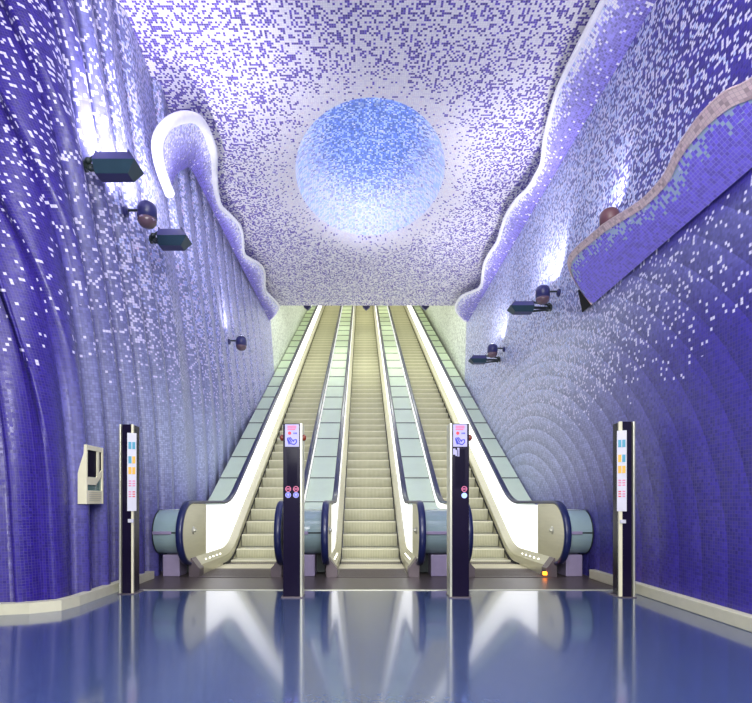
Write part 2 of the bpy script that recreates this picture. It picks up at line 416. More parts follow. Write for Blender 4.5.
for a in angs:
    ex, ey = EC[0] + EA * math.cos(a), EC[1] + EB * math.sin(a)
    rx, ry = rectpt(a)
    far = .5 + .5 * math.sin(a)          # the far side flares softly, the near lip is crisp
    for k in range(NR + 1):
        t = (k / NR) ** 1.6
        x, yy = ex + (rx - ex) * t, ey + (ry - ey) * t
        dd = math.dist((x, yy), (ex, ey))
        z = ZC + .22 * far * math.exp(-(dd / .22)) * (1 if k < NR else 0)
        V.append((x, yy, z)); UV.append((x, yy))
        halo = math.exp(-((dd - .12) / .42) ** 2)
        side = sm(abs(x - .15), 1.9, 3.0)
        D.append(min(.93, .64 + .30 * halo - .12 * side)); T.append(.25 * sm(yy, 12, 15.5) * side + .45 * sm(yy, 12.5, 16) * side)  # far side corners greyed, ceiling shade put into the tile colours
for i in range(NA):
    j = (i + 1) % NA
    for k in range(NR):
        a, b = i * (NR + 1) + k, j * (NR + 1) + k
        F.append((a, b, b + 1, a + 1))
mesh('ceiling', V, F, M['ceil'], kind='structure', uv=UV, dens=D, tone=T)
bm = bmesh.new(); box(bm, WL - .1, WR + .3, YP - .02, YP + .06, ZC + .004, ztop(YP) + .2); bmo('ceiling_edge', bm, M['steel_dk'], kind='structure')
# dome of the crater
V = []; F = []; UV = []; D = []; T = []
HD = 1.5; ND = 20
for i, a in enumerate(angs):
    far = .5 + .5 * math.sin(a)
    for k in range(ND + 1):
        ph = PI / 2 * k / ND
        r = math.cos(ph); z = ZC + .22 * far + HD * math.sin(ph)
        V.append((EC[0] + EA * r * math.cos(a), EC[1] + EB * r * math.sin(a), z))
        UV.append((EC[0] + EA * (1.0 + ph) * math.cos(a) * .8, EC[1] + EB * (1.0 + ph) * math.sin(a) * .8) if False else (EC[0] + EA * r * math.cos(a), EC[1] + (EB * r * math.sin(a)) - (z - ZC) * .9))
        hz = (z - ZC) / HD
        D.append(.88 - .54 * sm(hz, .3, 1.0)); T.append(1 - sm(hz, .35, .95))
for i in range(NA):
    j = (i + 1) % NA
    for k in range(ND):
        a, b = i * (ND + 1) + k, j * (ND + 1) + k
        F.append((a, a + 1, b + 1, b))
tag(mesh('skylight_dome', V, F, M['moon'], smooth=True, uv=UV, dens=D, tone=T), 'large round pale blue mosaic skylight crater in the speckled ceiling', 'skylight')

# -- skirting boards
bm = bmesh.new()
pl = [(WL - .04, 6.93), (WL - .04, 5.10), (-2.93, 4.93), (-3.10, 4.82), (-3.3, 4.77), (-7.4, 4.57)]
R_ = []
for i, p in enumerate(pl):
    a = Vector(pl[max(0, i - 1)]); b = Vector(pl[min(len(pl) - 1, i + 1)]); d = (b - a).normalized()
    nn = Vector((abs(d.y), -abs(d.x)))
    q = Vector(p) + nn * .10
    R_.append([bm.verts.new((p[0], p[1], 0)), bm.verts.new((q.x, q.y, 0)), bm.verts.new((q.x, q.y, .10)), bm.verts.new((p[0], p[1], .10))])
for a, b in zip(R_, R_[1:]):
    for k in range(4): bm.faces.new((a[k], a[(k + 1) % 4], b[(k + 1) % 4], b[k]))
bm.faces.new(R_[0]); bm.faces.new(R_[-1])
bmo('baseboard_left', bm, M['skirting'], kind='structure')
bm = bmesh.new(); box(bm, WR - .08, WR + .01, -2, 6.95, 0, .12, .008); bmo('baseboard_right', bm, M['skirting'], kind='structure')

# ------------------------------------------------------------------ wavy mosaic sheets peeling off the walls
def wave_sheet(name, pairs, bulge, mat, rim, rimr, label, densf, tonef, nv=14, down=Vector((0, 0, -1)), gap=.0):
    """pairs: (attached point, free edge point); a curved sheet with thickness and a rounded rim"""
    root = empty(name, pairs[len(pairs) // 2][0], label, 'wall relief')
    P = []
    n = len(pairs)
    V = []; UV = []; D = []; T = []; F = []
    us = [0]
    for (a, b), (c, d) in zip(pairs, pairs[1:]): us.append(us[-1] + (Vector(a).lerp(Vector(b), .5) - Vector(c).lerp(Vector(d), .5)).length)
    for side in (0, 1):
        for i, (a, b) in enumerate(pairs):
            a = Vector(a); b = Vector(b); L = (b - a).length
            prev = Vector(pairs[max(0, i - 1)][0]); nxt = Vector(pairs[min(n - 1, i + 1)][0])
            tan = (nxt - prev).normalized()
            nrm = tan.cross(b - a)
            nrm = nrm.normalized() if nrm.length > 1e-6 else Vector((0, 0, -1))
            if nrm.dot(down) < 0: nrm = -nrm
            for k in range(nv + 1):
                t = k / nv
                p = a.lerp(b, t) + nrm * (bulge * min(1, L / .4) * math.sin(PI * t)) - nrm * (.03 * side)
                V.append(p - root.location); UV.append((us[i], t * L)); D.append(densf(us[i], t, L)); T.append(tonef(us[i], t, L))
    W = nv + 1; off = n * W
    for i in range(n - 1):
        for k in range(nv):
            a = i * W + k
            F.append((a, a + 1, a + W + 1, a + W)); F.append((off + a, off + a + W, off + a + W + 1, off + a + 1))
        F.append((i * W + nv, off + i * W + nv, off + (i + 1) * W + nv, (i + 1) * W + nv))
    for i in (0, n - 1):
        for k in range(nv): F.append((i * W + k, off + i * W + k, off + i * W + k + 1, i * W + k + 1))
    mesh('sheet', V, F, mat, root, smooth=True, uv=UV, dens=D, tone=T)
    # rim tube
    pts = [Vector(b) - root.location for a, b in pairs]
    V = []; F = []; UV = []; seg = 8
    for i, p in enumerate(pts):
        t = (pts[min(n - 1, i + 1)] - pts[max(0, i - 1)]).normalized()
        u = t.cross(Vector((0, 0, 1))).normalized(); v = u.cross(t).normalized()
        rr = rimr(us[i] / us[-1]) if callable(rimr) else rimr
        for k in range(seg):
            an = 2 * PI * k / seg; V.append(p + u * rr * math.cos(an) + v * rr * math.sin(an)); UV.append((us[i], k * .03))
    for i in range(n - 1):
        for k in range(seg):
            a = i * seg + k; b = i * seg + (k + 1) % seg; F.append((a, b, b + seg, a + seg))
    F.append(tuple(range(seg))); F.append(tuple(range((n - 1) * seg, n * seg))[::-1])
    r = mesh('rim', V, F, rim, root, smooth=True, uv=UV, dens=[.5] * len(V), tone=[.5] * len(V))
    return root
def smoothtab(tab, n):
    """resample (Y,t) with Catmull-Rom"""
    out = []
    m = len(tab)
    for i in range(m - 1):
        p0 = tab[max(0, i - 1)]; p1 = tab[i]; p2 = tab[i + 1]; p3 = tab[min(m - 1, i + 2)]
        for k in range(n):
            t = k / n
            out.append(tuple(.5 * ((2 * p1[j]) + (-p0[j] + p2[j]) * t + (2 * p0[j] - 5 * p1[j] + 4 * p2[j] - p3[j]) * t * t + (-p0[j] + 3 * p1[j] - 3 * p2[j] + p3[j]) * t ** 3) for j in range(len(p1))))
    out.append(tab[-1]); return out
H = 1.03
lt = [(15.86, .04), (15.70, .40), (15.42, .60), (14.76, .51), (13.98, .37), (13.14, .60), (12.6, .54), (12.1, .32), (11.75, .25), (10.97, .47), (10.4, .37), (9.9, .22), (9.39, .30), (8.97, .45)]
pairs = []
for Y, t in smoothtab(lt, 4): pairs.append(((WL, Y, H + 5.6), (WL + .6 * t, Y, H + 5.6 + .45 * t)))
arch = [(8.70, 5.58, -2.45, 8.45, 5.78), (8.45, 5.50, -2.44, 8.02, 5.80), (8.28, 5.36, -2.45, 7.63, 5.68), (8.10, 5.22, -2.50, 7.26, 5.44), (7.95, 5.07, -2.56, 6.86, 5.07),
        (7.85, 4.95, -2.63, 6.68, 4.77), (7.78, 4.83, -2.70, 6.78, 4.64), (7.71, 4.70, -2.78, 7.10, 4.60), (7.66, 4.59, -2.855, 7.62, 4.58)]
full = [((p[0][1], p[0][2] - H, p[1][0], p[1][1], p[1][2] - H)) for p in pairs[-1:]] + arch
for q in smoothtab(full, 4)[1:]: pairs.append(((WL, q[0], H + q[1]), (q[2], q[3], H + q[4])))
wave_sheet('wave_relief', pairs, .05, M['wave'], M['rim_white'], lambda u: .035 + .04 * sm(u, .55, .8), 'white-rimmed wavy mosaic sheet with hooked end on the left wall',
           lambda u, t, L: .02 + .80 * sm(t, .5, .95), lambda u, t, L: .10 + .9 * sm(t, .15, .8), down=Vector((0, -.4, -1)))  # tone drops towards the wall, painting in the shaded underside
rt = [(15.75, .0), (15.71, .34), (15.45, .62), (14.93, .69), (14.38, .58), (13.82, .32), (13.33, .18), (12.41, .42), (11.81, .43), (11.27, .38), (10.75, .45), (10.31, .50), (9.75, .44), (9.31, .32), (8.93, .30), (8.58, .32), (8.11, .51), (7.47, .67), (7.0, .71), (6.0, .66), (5.0, .50), (3.8, .42), (2.0, .5)]
pairs = [((wr(6.56), Y, H + 5.53), (3.2 - .6 * t, Y, H + 5.53 + .45 * t)) for Y, t in smoothtab(rt, 4)]
wave_sheet('wave_relief', pairs, .04, M['wave'], M['rim_white'], .04, 'long white-rimmed wavy mosaic sheet high on the right wall under the ceiling',
           lambda u, t, L: .05 + .75 * sm(t, .5, .98), lambda u, t, L: .15 + .6 * t, down=Vector((0, 0, -1)))
lo = [(7.02, .0), (6.99, .22), (6.90, .46), (6.75, .57), (6.5, .59), (6.15, .56), (5.84, .53), (5.51, .47), (5.22, .42), (5.01, .41), (4.79, .42), (4.54, .48), (4.33, .51), (4.12, .52), (3.92, .5), (3.73, .43), (3.4, .40), (3.0, .48), (2.4, .5), (1.5, .45)]
pairs = [((WR - .005, Y, H + 2.70), (3.14 - .75 * t, Y, H + 2.70 + .85 * t)) for Y, t in smoothtab(lo, 4)]
wr_low = wave_sheet('wave_relief', pairs, .03, M['wave_blue'], M['rim_pink'], .012, 'deep blue wavy mosaic sheet with pinkish border low on the right wall',
           lambda u, t, L: 0.0 if L < .05 else .62 * sm(t * L, L - .30, L - .07), lambda u, t, L: .85 - .55 * t, down=Vector((0, 0, -1)))
# pink border band along its free edge, lying on the underside
V = []; F = []; UV = []
pp = pairs
for i, (a, b) in enumerate(pp):
    a = Vector(a); b = Vector(b); L = (b - a).length; d = (b - a).normalized() if L > 1e-4 else Vector((-.66, 0, .75))
    bw = min(L, .075 + .05 * sm(-b.y, -4.6, -3.8))
    nrm = Vector((0, -1, 0)).cross(d).normalized()
    if nrm.z > 0: nrm = -nrm
    for q in (-.012, bw * .5, bw):
        t = 1 - q / max(L, 1e-4)
        V.append(b - d * q + nrm * (.03 * min(1, L / .4) * math.sin(PI * max(0, min(1, t))) + .008) - wr_low.location); UV.append((b.y, q))
for i in range(len(pp) - 1):
    for k in range(2): a = i * 3 + k; F.append((a, a + 1, a + 4, a + 3))
mesh('border', V, F, M['rim_pink'], wr_low, smooth=True, uv=UV, dens=[.5] * len(V), tone=[.5] * len(V))
# black filler standing in for the shade inside the sheet's open end
bm = bmesh.new()
vs_ = [bm.verts.new(Vector(v) - wr_low.location) for v in ((WR - .01, 7.03, H + 2.70), (WR - .01, 7.33, H + 2.70), (WR - .16, 7.12, H + 2.93), (WR - .02, 7.06, H + 3.0))]
bm.faces.new((vs_[0], vs_[1], vs_[2])); bm.faces.new((vs_[0], vs_[2], vs_[3])); bm.faces.new((vs_[1], vs_[3], vs_[2])); bm.faces.new((vs_[0], vs_[3], vs_[1]))
bmo('end_shade', bm, M['void'], wr_low)

# ------------------------------------------------------------------ escalators
YC, YN = 8.42, 8.92
NST = 62
def sweep(bm, sec, ys, zf, mi=0, slopefix=True):
    """section [(x,dz)] swept along Y; zf(Y) is the base height"""
    rings = [[bm.verts.new((x, y, zf(y) + dz)) for x, dz in sec] for y in ys]
    n = len(sec)
    for a, b in zip(rings, rings[1:]):
        for k in range(n): f = bm.faces.new((a[k], a[(k + 1) % n], b[(k + 1) % n], b[k])); f.material_index = mi
    bm.faces.new(rings[0][::-1]).material_index = mi; bm.faces.new(rings[-1]).material_index = mi
def yseq(a, b):
    o = []; y = a
    while y < b:
        o.append(y); y += .1 if 8.2 < y < 10 else .6
    o.append(b); return o
nz_ = lambda Y: bend(Y, YN, .35)
hz_ = lambda Y: bend(Y, 9.2, .45)
NH = Vector((7.10, .605)); NRAD = .415
def handrail_path():
    P = []
    P.append((7.75, .13)); P.append((7.45, .155))
    for k in range(0, 19):
        a = -PI / 2 - .25 + .25 * (k / 18) - PI * k / 18 * 1.0
        a = -PI / 2 - PI * k / 18
        P.append((NH.x + NRAD * math.cos(a), NH.y + NRAD * math.sin(a)))
    for y in yseq(7.3, YT): P.append((y, 1.02 + hz_(y)))
    return P
hp = handrail_path()

# step mesh (profile in Y,z; nosing edge at y=0,z=0)
def step_mesh():
    bm = bmesh.new()
    riser = []
    for k in range(9):
        t = k / 8; riser.append((-.004 + .05 * t ** 2 + (.05 if k == 8 else 0), -.018 - .232 * t))
    poly = [(-.0, 0), (.40, 0), (.40, -.02)] + riser[::-1]
    prismx(bm, poly, -.505, .505, 0)
    return bmo_mesh('step', bm)
def bmo_mesh(nm, bm):
    bmesh.ops.recalc_face_normals(bm, faces=bm.faces); me = bpy.data.meshes.new(nm); bm.to_mesh(me); bm.free(); me.materials.append(M['step']); return me
STEP = step_mesh()
bm = bmesh.new(); box(bm, -.50, .50, -.008, .022, -.016, .003); NOSE = bpy.data.meshes.new('nosing'); bm.to_mesh(NOSE); bm.free(); NOSE.materials.append(M['nosing'])

def make_escalator(label):
    r = empty('escalator', (0, 0, 0), label, 'escalator', 'escalators side by side')
    for s in (-1, 1):
        X = lambda v: s * v
        # skirt (vertical) and inner decking (sloped strip)
        bm = bmesh.new(); sweep(bm, [(X(.517), -.30), (X(.53), -.30), (X(.53), .11), (X(.517), .11)], yseq(8.0, YT), nz_); bmo('skirt_panel', bm, M['steel'], r)
        bm = bmesh.new(); sweep(bm, [(X(.509), -.03), (X(.517), -.03), (X(.517), .035), (X(.509), .035)], yseq(8.35, YT), nz_); bmo('skirt_brush', bm, M['brush'], r)
        bm = bmesh.new(); zi = lambda Y: .02 + nz_(Y)
        sweep(bm, [(X(.522), .06), (X(.522), .13), (X(.600), .24), (X(.612), .24), (X(.612), -.2), (X(.60), -.2)], yseq(7.22, YT), zi)
        dk = bmo('inner_decking', bm, M['steel'], r)
        bm = bmesh.new()     # end cap of the decking at floor level
        t = bmesh.new(); prismy(t, [(X(.49), .0), (X(.49), .12), (X(.52), .15), (X(.60), .26), (X(.635), .26), (X(.635), .0)], 7.05, 7.24); add(bm, t); bmo('decking_end', bm, M['steel_dk'], r)
        bm = bmesh.new(); prismy(bm, [(X(.517), .0), (X(.517), .15), (X(.53), .15), (X(.53), .0)], 7.2, 8.2); bmo('skirt_panel', bm, M['steel'], r)
        # balustrade: lit white panel, beige newel disc
        bm = bmesh.new(); sweep_var(bm, X(.618), X(.645), 7.74, YT); bmo('balustrade_panel', bm, M['panel'], r)
        bm = bmesh.new()
        poly = [(7.745, .20), (7.745, 1.0 + hz_(7.745))]
        for k in range(0, 25):
            a = PI / 2 + PI * k / 24; poly.append((NH.x + (NRAD - .01) * math.cos(a), NH.y + (NRAD - .01) * math.sin(a)))
        prismx(bm, poly, X(.608), X(.65)); nw = bmo('newel_panel', bm, M['steel'], r)
        bm = bmesh.new(); cyl(bm, (X(.590), NH.x + .06, NH.y + .03), (X(.61), NH.x + .06, NH.y + .03), .045, .06, 20); ball(bm, (X(.590), NH.x + .06, NH.y + .03), .028); bmo('hub_cap', bm, M['pylonedge'], nw, smooth=False)
        # handrail
        bm = bmesh.new(); rings = []
        sec = [(-.046, -.014), (-.046, .012), (-.036, .026), (-.014, .032), (.014, .032), (.036, .026), (.046, .012), (.046, -.014)]
        for i, p in enumerate(hp):
            a = Vector(hp[max(0, i - 1)]); b = Vector(hp[min(len(hp) - 1, i + 1)]); t = (b - a).normalized(); nn = Vector((-t.y, t.x))
            if i == 0 or i == 1: nn = Vector((0, -1))
            # along the path from bottom back to front to top the outward side is left/right consistently
            if i >= 2:
                if Vector(hp[i]).x < 8 and i < 21: nn = (Vector(hp[i]) - NH).normalized()
                elif nn.y < 0: nn = -nn
            rings.append([bm.verts.new((X(.638) + sx, p[0] + nn.x * so, p[1] + nn.y * so)) for sx, so in sec])
        for a, b in zip(rings, rings[1:]):
            for k in range(8): bm.faces.new((a[k], a[(k + 1) % 8], b[(k + 1) % 8], b[k]))
        bm.faces.new(rings[0]); bm.faces.new(rings[-1]); bmo('handrail', bm, M['rubber'], r, smooth=True)
        # small lights along the curve of the decking
        for k in range(5):
            yy = 7.55 + .19 * k; bm = bmesh.new(); ball(bm, (X(.552), yy, .195 + nz_(yy)), .011); bmo('decking_light', bm, M['led'], dk)
        # front apron under the newel
        bm = bmesh.new(); box(bm, min(X(.66), X(.60)), max(X(.66), X(.60)), 7.24, 8.4, 0, .22); bmo('apron', bm, M['steel_dk'], r)
    # landing plate and comb
    bm = bmesh.new(); box(bm, -.51, .51, 7.02, 7.90, -.05, .008)
    for k in range(10): box(bm, -.48, .48, 7.1 + .072 * k, 7.13 + .072 * k, .008, .012)
    bmo('landing_plate', bm, M['plate'], r)
    bm = bmesh.new(); box(bm, -.51, .51, 7.90, 8.37, -.04, .014)
    for k in range(34): box(bm, -.50 + k * .03, -.487 + k * .03, 8.37, 8.44, -.02, .014)
    bmo('comb_plate', bm, M['comb'], r)
    for k in range(NST):
        yk = 8.40 + .4 * k; o = bpy.data.objects.new('step', STEP); C.objects.link(o); o.parent = r
        o.location = (0, yk, nz_(yk + .05) + (0 if k else -.005))
        n_ = bpy.data.objects.new('nosing', NOSE); C.objects.link(n_); n_.parent = o
    return r
def sweep_var(bm, xa, xb, ya, yb):
    ys = [ya] + [y for y in yseq(7.9, yb) if y > ya]
    R = []
    for y in ys:
        zl = .25 + nz_(y); zh = .985 + hz_(y)
        R.append([bm.verts.new((xa, y, zl)), bm.verts.new((xb, y, zl)), bm.verts.new((xb, y, zh)), bm.verts.new((xa, y, zh))])
    for a, b in zip(R, R[1:]):
        for k in range(4): bm.faces.new((a[k], a[(k + 1) % 4], b[(k + 1) % 4], b[k]))
    bm.faces.new(R[0][::-1]); bm.faces.new(R[-1])
def copy_tree(o, parent=None):
    c = o.copy(); C.objects.link(c); c.parent = parent
    for ch in [q for q in KIDS.get(o.name, [])]: copy_tree(ch, c)
    return c
esc = make_escalator('left escalator of the three, nearest the wall with folds')
KIDS = {}
for o in list(bpy.data.objects):
    if o.parent: KIDS.setdefault(o.parent.name, []).append(o)
esc.location = (CX - 1.89, 0, 0)
e2 = copy_tree(esc); e2.location = (CX, 0, 0); e2['label'] = 'middle escalator, running up between the two black info pylons'
e3 = copy_tree(esc); e3.location = (CX + 1.89, 0, 0); e3['label'] = 'right escalator with an orange light at its foot'
bm = bmesh.new(); box(bm, .44, .49, 7.02, 7.06, .03, .075, .004); bmo('warning_light', bm, M['orange_led'], e3)

# ------------------------------------------------------------------ glass-topped decks between and beside the escalators
def make_deck(x0, x1, label):
    xm = (x0 + x1) / 2; hw = (x1 - x0) / 2
    r = empty('escalator_deck', (xm, 0, 0), label, 'escalator deck', 'glass-topped decks beside the escalators')
    RD = .31; cy, cz = 7.28, .61
    dz_ = lambda Y: .92 + bend(Y, 9.25, .4)
    # body under the glass
    bm = bmesh.new()
    ys = yseq(7.4, YT); R = []
    for y in ys:
        zb = .02 + max(0, nz_(y) - .1)
        R.append([bm.verts.new((-hw, y, zb)), bm.verts.new((hw, y, zb)), bm.verts.new((hw, y, dz_(y) - .03)), bm.verts.new((-hw, y, dz_(y) - .03))])
    for a, b in zip(R, R[1:]):
        for k in range(4): bm.faces.new((a[k], a[(k + 1) % 4], b[(k + 1) % 4], b[k]))
    bm.faces.new(R[0][::-1]); bm.faces.new(R[-1]); bmo('deck_body', bm, M['frame'], r)
    # rounded glass end in two quarter shells
    for q0, q1 in ((90, 178), (182, 270)):
        bm = bmesh.new(); poly = []
        for k in range(13):
            a = math.radians(q0 + (q1 - q0) * k / 12); poly.append((cy + RD * math.cos(a), cz + RD * math.sin(a)))
        for k in range(12, -1, -1):
            a = math.radians(q0 + (q1 - q0) * k / 12); poly.append((cy + (RD - .02) * math.cos(a), cz + (RD - .02) * math.sin(a)))
        prismx(bm, poly, -hw + .015, hw - .015); bmo('end_glass', bm, M['drumglass'], r)
    bm = bmesh.new(); poly = [(cy + (RD - .03) * math.cos(math.radians(90 + 180 * k / 20)), cz + (RD - .03) * math.sin(math.radians(90 + 180 * k / 20))) for k in range(21)]
    prismx(bm, poly, -hw, hw); bmo('end_core', bm, M['frame'], r)
    for sx in (-1, 1):
        poly = [(cy + (RD + .006) * math.cos(math.radians(90 + 180 * k / 20)), cz + (RD + .006) * math.sin(math.radians(90 + 180 * k / 20))) for k in range(21)]
        a, b = sorted((sx * hw, sx * (hw - .015))); bm = bmesh.new(); prismx(bm, poly, a, b); bmo('end_frame', bm, M['frame'], r)
    bm = bmesh.new(); box(bm, -hw * .95, hw * .25, cy - RD - .022, cy - RD + .02, cz - .02, cz + .022, .006); bmo('end_clip', bm, M['deckside'], r)
    bm = bmesh.new(); box(bm, -hw * .55, hw * .55, 7.10, 7.42, 0, .30, .01); bmo('foot', bm, M['deckside'], r)
    # top panels, one glass pane each
    y = 7.28; edges = [7.28, 8.1, 8.72]
    y = 9.42
    edges.append(y)
    while y < YT - .9: y += .866; edges.append(y)
    for a, b in zip(edges, edges[1:]):
        a2, b2 = a + .018, b - .018
        yy = [a2 + (b2 - a2) * k / 4 for k in range(5)]
        bm = bmesh.new(); R = []
        for v in yy: R.append([bm.verts.new((-hw + .015, v, dz_(v) - .02)), bm.verts.new((hw - .015, v, dz_(v) - .02)), bm.verts.new((hw - .015, v, dz_(v))), bm.verts.new((-hw + .015, v, dz_(v)))])
        for p, q in zip(R, R[1:]):
            for k in range(4): bm.faces.new((p[k], p[(k + 1) % 4], q[(k + 1) % 4], q[k]))
        bm.faces.new(R[0][::-1]); bm.faces.new(R[-1]); g = bmo('glass_panel', bm, M['deckglass'], r)
        if b > 9.4:
            bm = bmesh.new(); box(bm, -hw + .015, hw - .015, b - .03, b + .03, dz_(b) - .012 - .018, dz_(b) + .004); bmo('joint', bm, M['frame'], g)
    return r
make_deck(WL + .01, CX - 1.89 - .685, 'narrow glass-topped deck between left wall and left escalator')
make_deck(CX - 1.89 + .685, CX - .685, 'glass-topped deck between left and middle escalators')
make_deck(CX + .685, CX + 1.89 - .685, 'glass-topped deck between middle and right escalators')
make_deck(CX + 1.89 + .685, WR - .01, 'narrow glass-topped deck between right escalator and right wall')

# ------------------------------------------------------------------ blue signals hanging under the ceiling edge
for i, (dx, nm) in enumerate(((-1.89, 'left'), (0, 'middle'), (1.89, 'right'))):
    r = empty('hanging_signal', (CX + dx - .01, 16.5, 7.27), 'small dark blue pointed signal hanging above the %s escalator' % nm, 'signal', 'blue signals at the ceiling edge')
    bm = bmesh.new()
    top = [bm.verts.new(v) for v in ((-.12, -.06, .02), (.12, -.06, .02), (.12, .06, .02), (-.12, .06, .02))]
    up = [bm.verts.new((v.co.x, v.co.y, .12)) for v in top]; tip = [bm.verts.new((0, -.05, -.09)), bm.verts.new((0, .05, -.09))]
    bm.faces.new(up)
    for k in range(4): bm.faces.new((top[k], top[(k + 1) % 4], up[(k + 1) % 4], up[k]))
    bm.faces.new((top[0], top[1], tip[0])); bm.faces.new((top[2], top[3], tip[1])); bm.faces.new((top[1], top[2], tip[1], tip[0])); bm.faces.new((top[3], top[0], tip[0], tip[1]))
    bmo('housing', bm, M['lamp_body'], r)
    bm = bmesh.new(); cyl(bm, (0, 0, .12), (0, 0, ztop(16.5) - 7.27), .015); bmo('hanger', bm, M['steel_dk'], r)

# ------------------------------------------------------------------ wall lamps
def box_lamp(loc, s, label, L=.40, power=60, aim=(.2, .55, 1), hb=.115, arm=.11):
    """s=+1 points right (left wall), -1 points left"""
    r = empty('floodlight', loc, label, 'floodlight', 'long box floodlights on wall brackets')
    bm = bmesh.new()
    x0 = s * (arm + .02); x1 = s * (arm + L - .1); xt = s * (arm + L)
    def ring(x, xm): return [(x, -.05, hb * .95), (xm, -.12, -.01), (x, -.05, -hb), (x, .10, -hb), (xm, .12, -.01), (x, .10, hb * .95)]
    A = [bm.verts.new(v) for v in ring(x0, x0)]; B = [bm.verts.new(v) for v in ring(x1, xt)]
    bm.faces.new(A)
    for k in range(6):
        f = bm.faces.new((A[k], A[(k + 1) % 6], B[(k + 1) % 6], B[k])); f.material_index = 1 if k in (1,) else 0
    f = bm.faces.new((B[0], B[1], B[5])); f = bm.faces.new((B[1], B[2], B[3])); f.material_index = 1
    f = bm.faces.new((B[1], B[3], B[4])); f.material_index = 1; bm.faces.new((B[1], B[4], B[5]))
    body = bmo('housing', bm, [M['lamp_body'], M['lamp_shaded']], r)
    bm = bmesh.new(); box(bm, min(x0, x1) + .02, max(x0, x1) - .02, -.035, .10, hb * .95, hb * .95 + .003); bmo('lens', bm, M['lamp_glass'], body)
    bm = bmesh.new(); box(bm, min(x1, x1 + s * .012), max(x1, x1 + s * .012), -.06, .125, hb * .90, hb + .012); bmo('visor', bm, M['lamp_body'], body); bm = bmesh.new(); box(bm, min(x0, x0 + s * .012), max(x0, x0 + s * .012), -.06, .125, hb * .9, hb + .012); bmo('visor', bm, M['lamp_body'], body)
    bm = bmesh.new(); cyl(bm, (0, 0, -.01), (s * .02, 0, -.01), .055); cyl(bm, (s * .02, 0, -.01), (x0, -.01, -.01), .022); ball(bm, (s * .05, -.03, .03), .035); ball(bm, (s * .075, -.03, -.05), .032)
    cyl(bm, (s * .05, -.03, .03), (x0, -.04, .07), .018); cyl(bm, (s * .07, -.03, -.05), (x0, -.04, -.08), .018); bmo('bracket', bm, M['frame'], r)
    if power:
        l = bpy.data.lights.new('flood_beam', 'SPOT'); l.energy = power; l.color = (.88, .87, 1); l.spot_size = math.radians(125); l.spot_blend = .8; l.shadow_soft_size = .06
        o = bpy.data.objects.new('flood_beam', l); C.objects.link(o); o.parent = r; o.location = (s * (arm + L * .5), 0, hb + .06)
        o.rotation_euler = Vector((aim[0] * s, aim[1], aim[2])).to_track_quat('-Z', 'Y').to_euler()
    return r
def round_lamp(loc, s, label, power=60, aim=(-.2, .3, 1), arm=.17, mats=('lamp_body', 'lamp_base'), group='round spotlights on wall arms'):
    r = empty('spotlight', loc, label, 'spotlight', group)
    cx_ = s * (arm + .10)
    bm = bmesh.new(); lathe(bm, [(.045, .135), (.075, .13), (.10, .105), (.112, .06), (.112, -.06)], (cx_, 0, 0)); h = bmo('housing', bm, M[mats[0]], r, smooth=True)
    bm = bmesh.new(); lathe(bm, [(.112, -.06), (.105, -.10), (.08, -.135), (.045, -.155), (.01, -.16)], (cx_, 0, 0)); bmo('base_cap', bm, M[mats[1]], h, smooth=True)
    bm = bmesh.new(); lathe(bm, [(.043, .136), (.043, .142)], (cx_, 0, 0)); bmo('lens', bm, M['lamp_glass'] if power else M[mats[1]], h)
    bm = bmesh.new(); cyl(bm, (0, 0, .05), (cx_, 0, .05), .016); bmo('arm', bm, M['frame'], r)
    bm = bmesh.new(); cyl(bm, (0, 0, .03), (s * .03, 0, .03), .06); cyl(bm, (s * .03, 0, .03), (s * .045, 0, .03), .05, .03); bmo('wall_mount', bm, M['lamp_body'], r)
    if power:
        l = bpy.data.lights.new('spot_beam', 'SPOT'); l.energy = power; l.color = (.9, .88, 1); l.spot_size = math.radians(110); l.spot_blend = .7; l.shadow_soft_size = .04
        o = bpy.data.objects.new('spot_beam', l); C.objects.link(o); o.parent = r; o.location = (cx_, 0, .18)
        o.rotation_euler = Vector((aim[0] * s, aim[1], aim[2])).to_track_quat('-Z', 'Y').to_euler()
    return r
box_lamp((WL - .03, 5.36, 4.54), 1, 'largest box floodlight, nearest on the left wall', L=.46, power=170, aim=(-.35, .7, 1))
round_lamp((WL + .02, 6.15, 4.47), 1, 'round spotlight between the two box floodlights on the left wall', 70)
box_lamp((WL - .01, 6.97, 4.60), 1, 'box floodlight below the hooked wave on the left wall', L=.42, power=80, aim=(.3, .8, 1))
round_lamp((WL + .03, 10.9, 4.40), 1, 'small round spotlight deep on the left wall beside the shaft', 45)
round_lamp((wr(4.4), 8.3, 4.38), -1, 'round spotlight on an arm, nearer pair on the right wall', 80)
box_lamp((wr(4.4), 8.66, 4.31), -1, 'box floodlight of the nearer pair on the right wall', L=.42, power=90, aim=(.1, .5, 1), hb=.09, arm=.30)
round_lamp((wr(4.4), 11.5, 4.42), -1, 'round spotlight on an arm, farther pair on the right wall', 45)
box_lamp((wr(4.4), 11.86, 4.32), -1, 'box floodlight of the farther pair on the right wall', L=.40, power=60, aim=(.1, .5, 1), hb=.09, arm=.32)
round_lamp((wr(4.6), 6.22, 4.43), -1, 'brown lamp half hidden behind the pink-bordered wave', 40, aim=(0, .6, 1), arm=.10, mats=('brownlamp', 'brownlamp'))

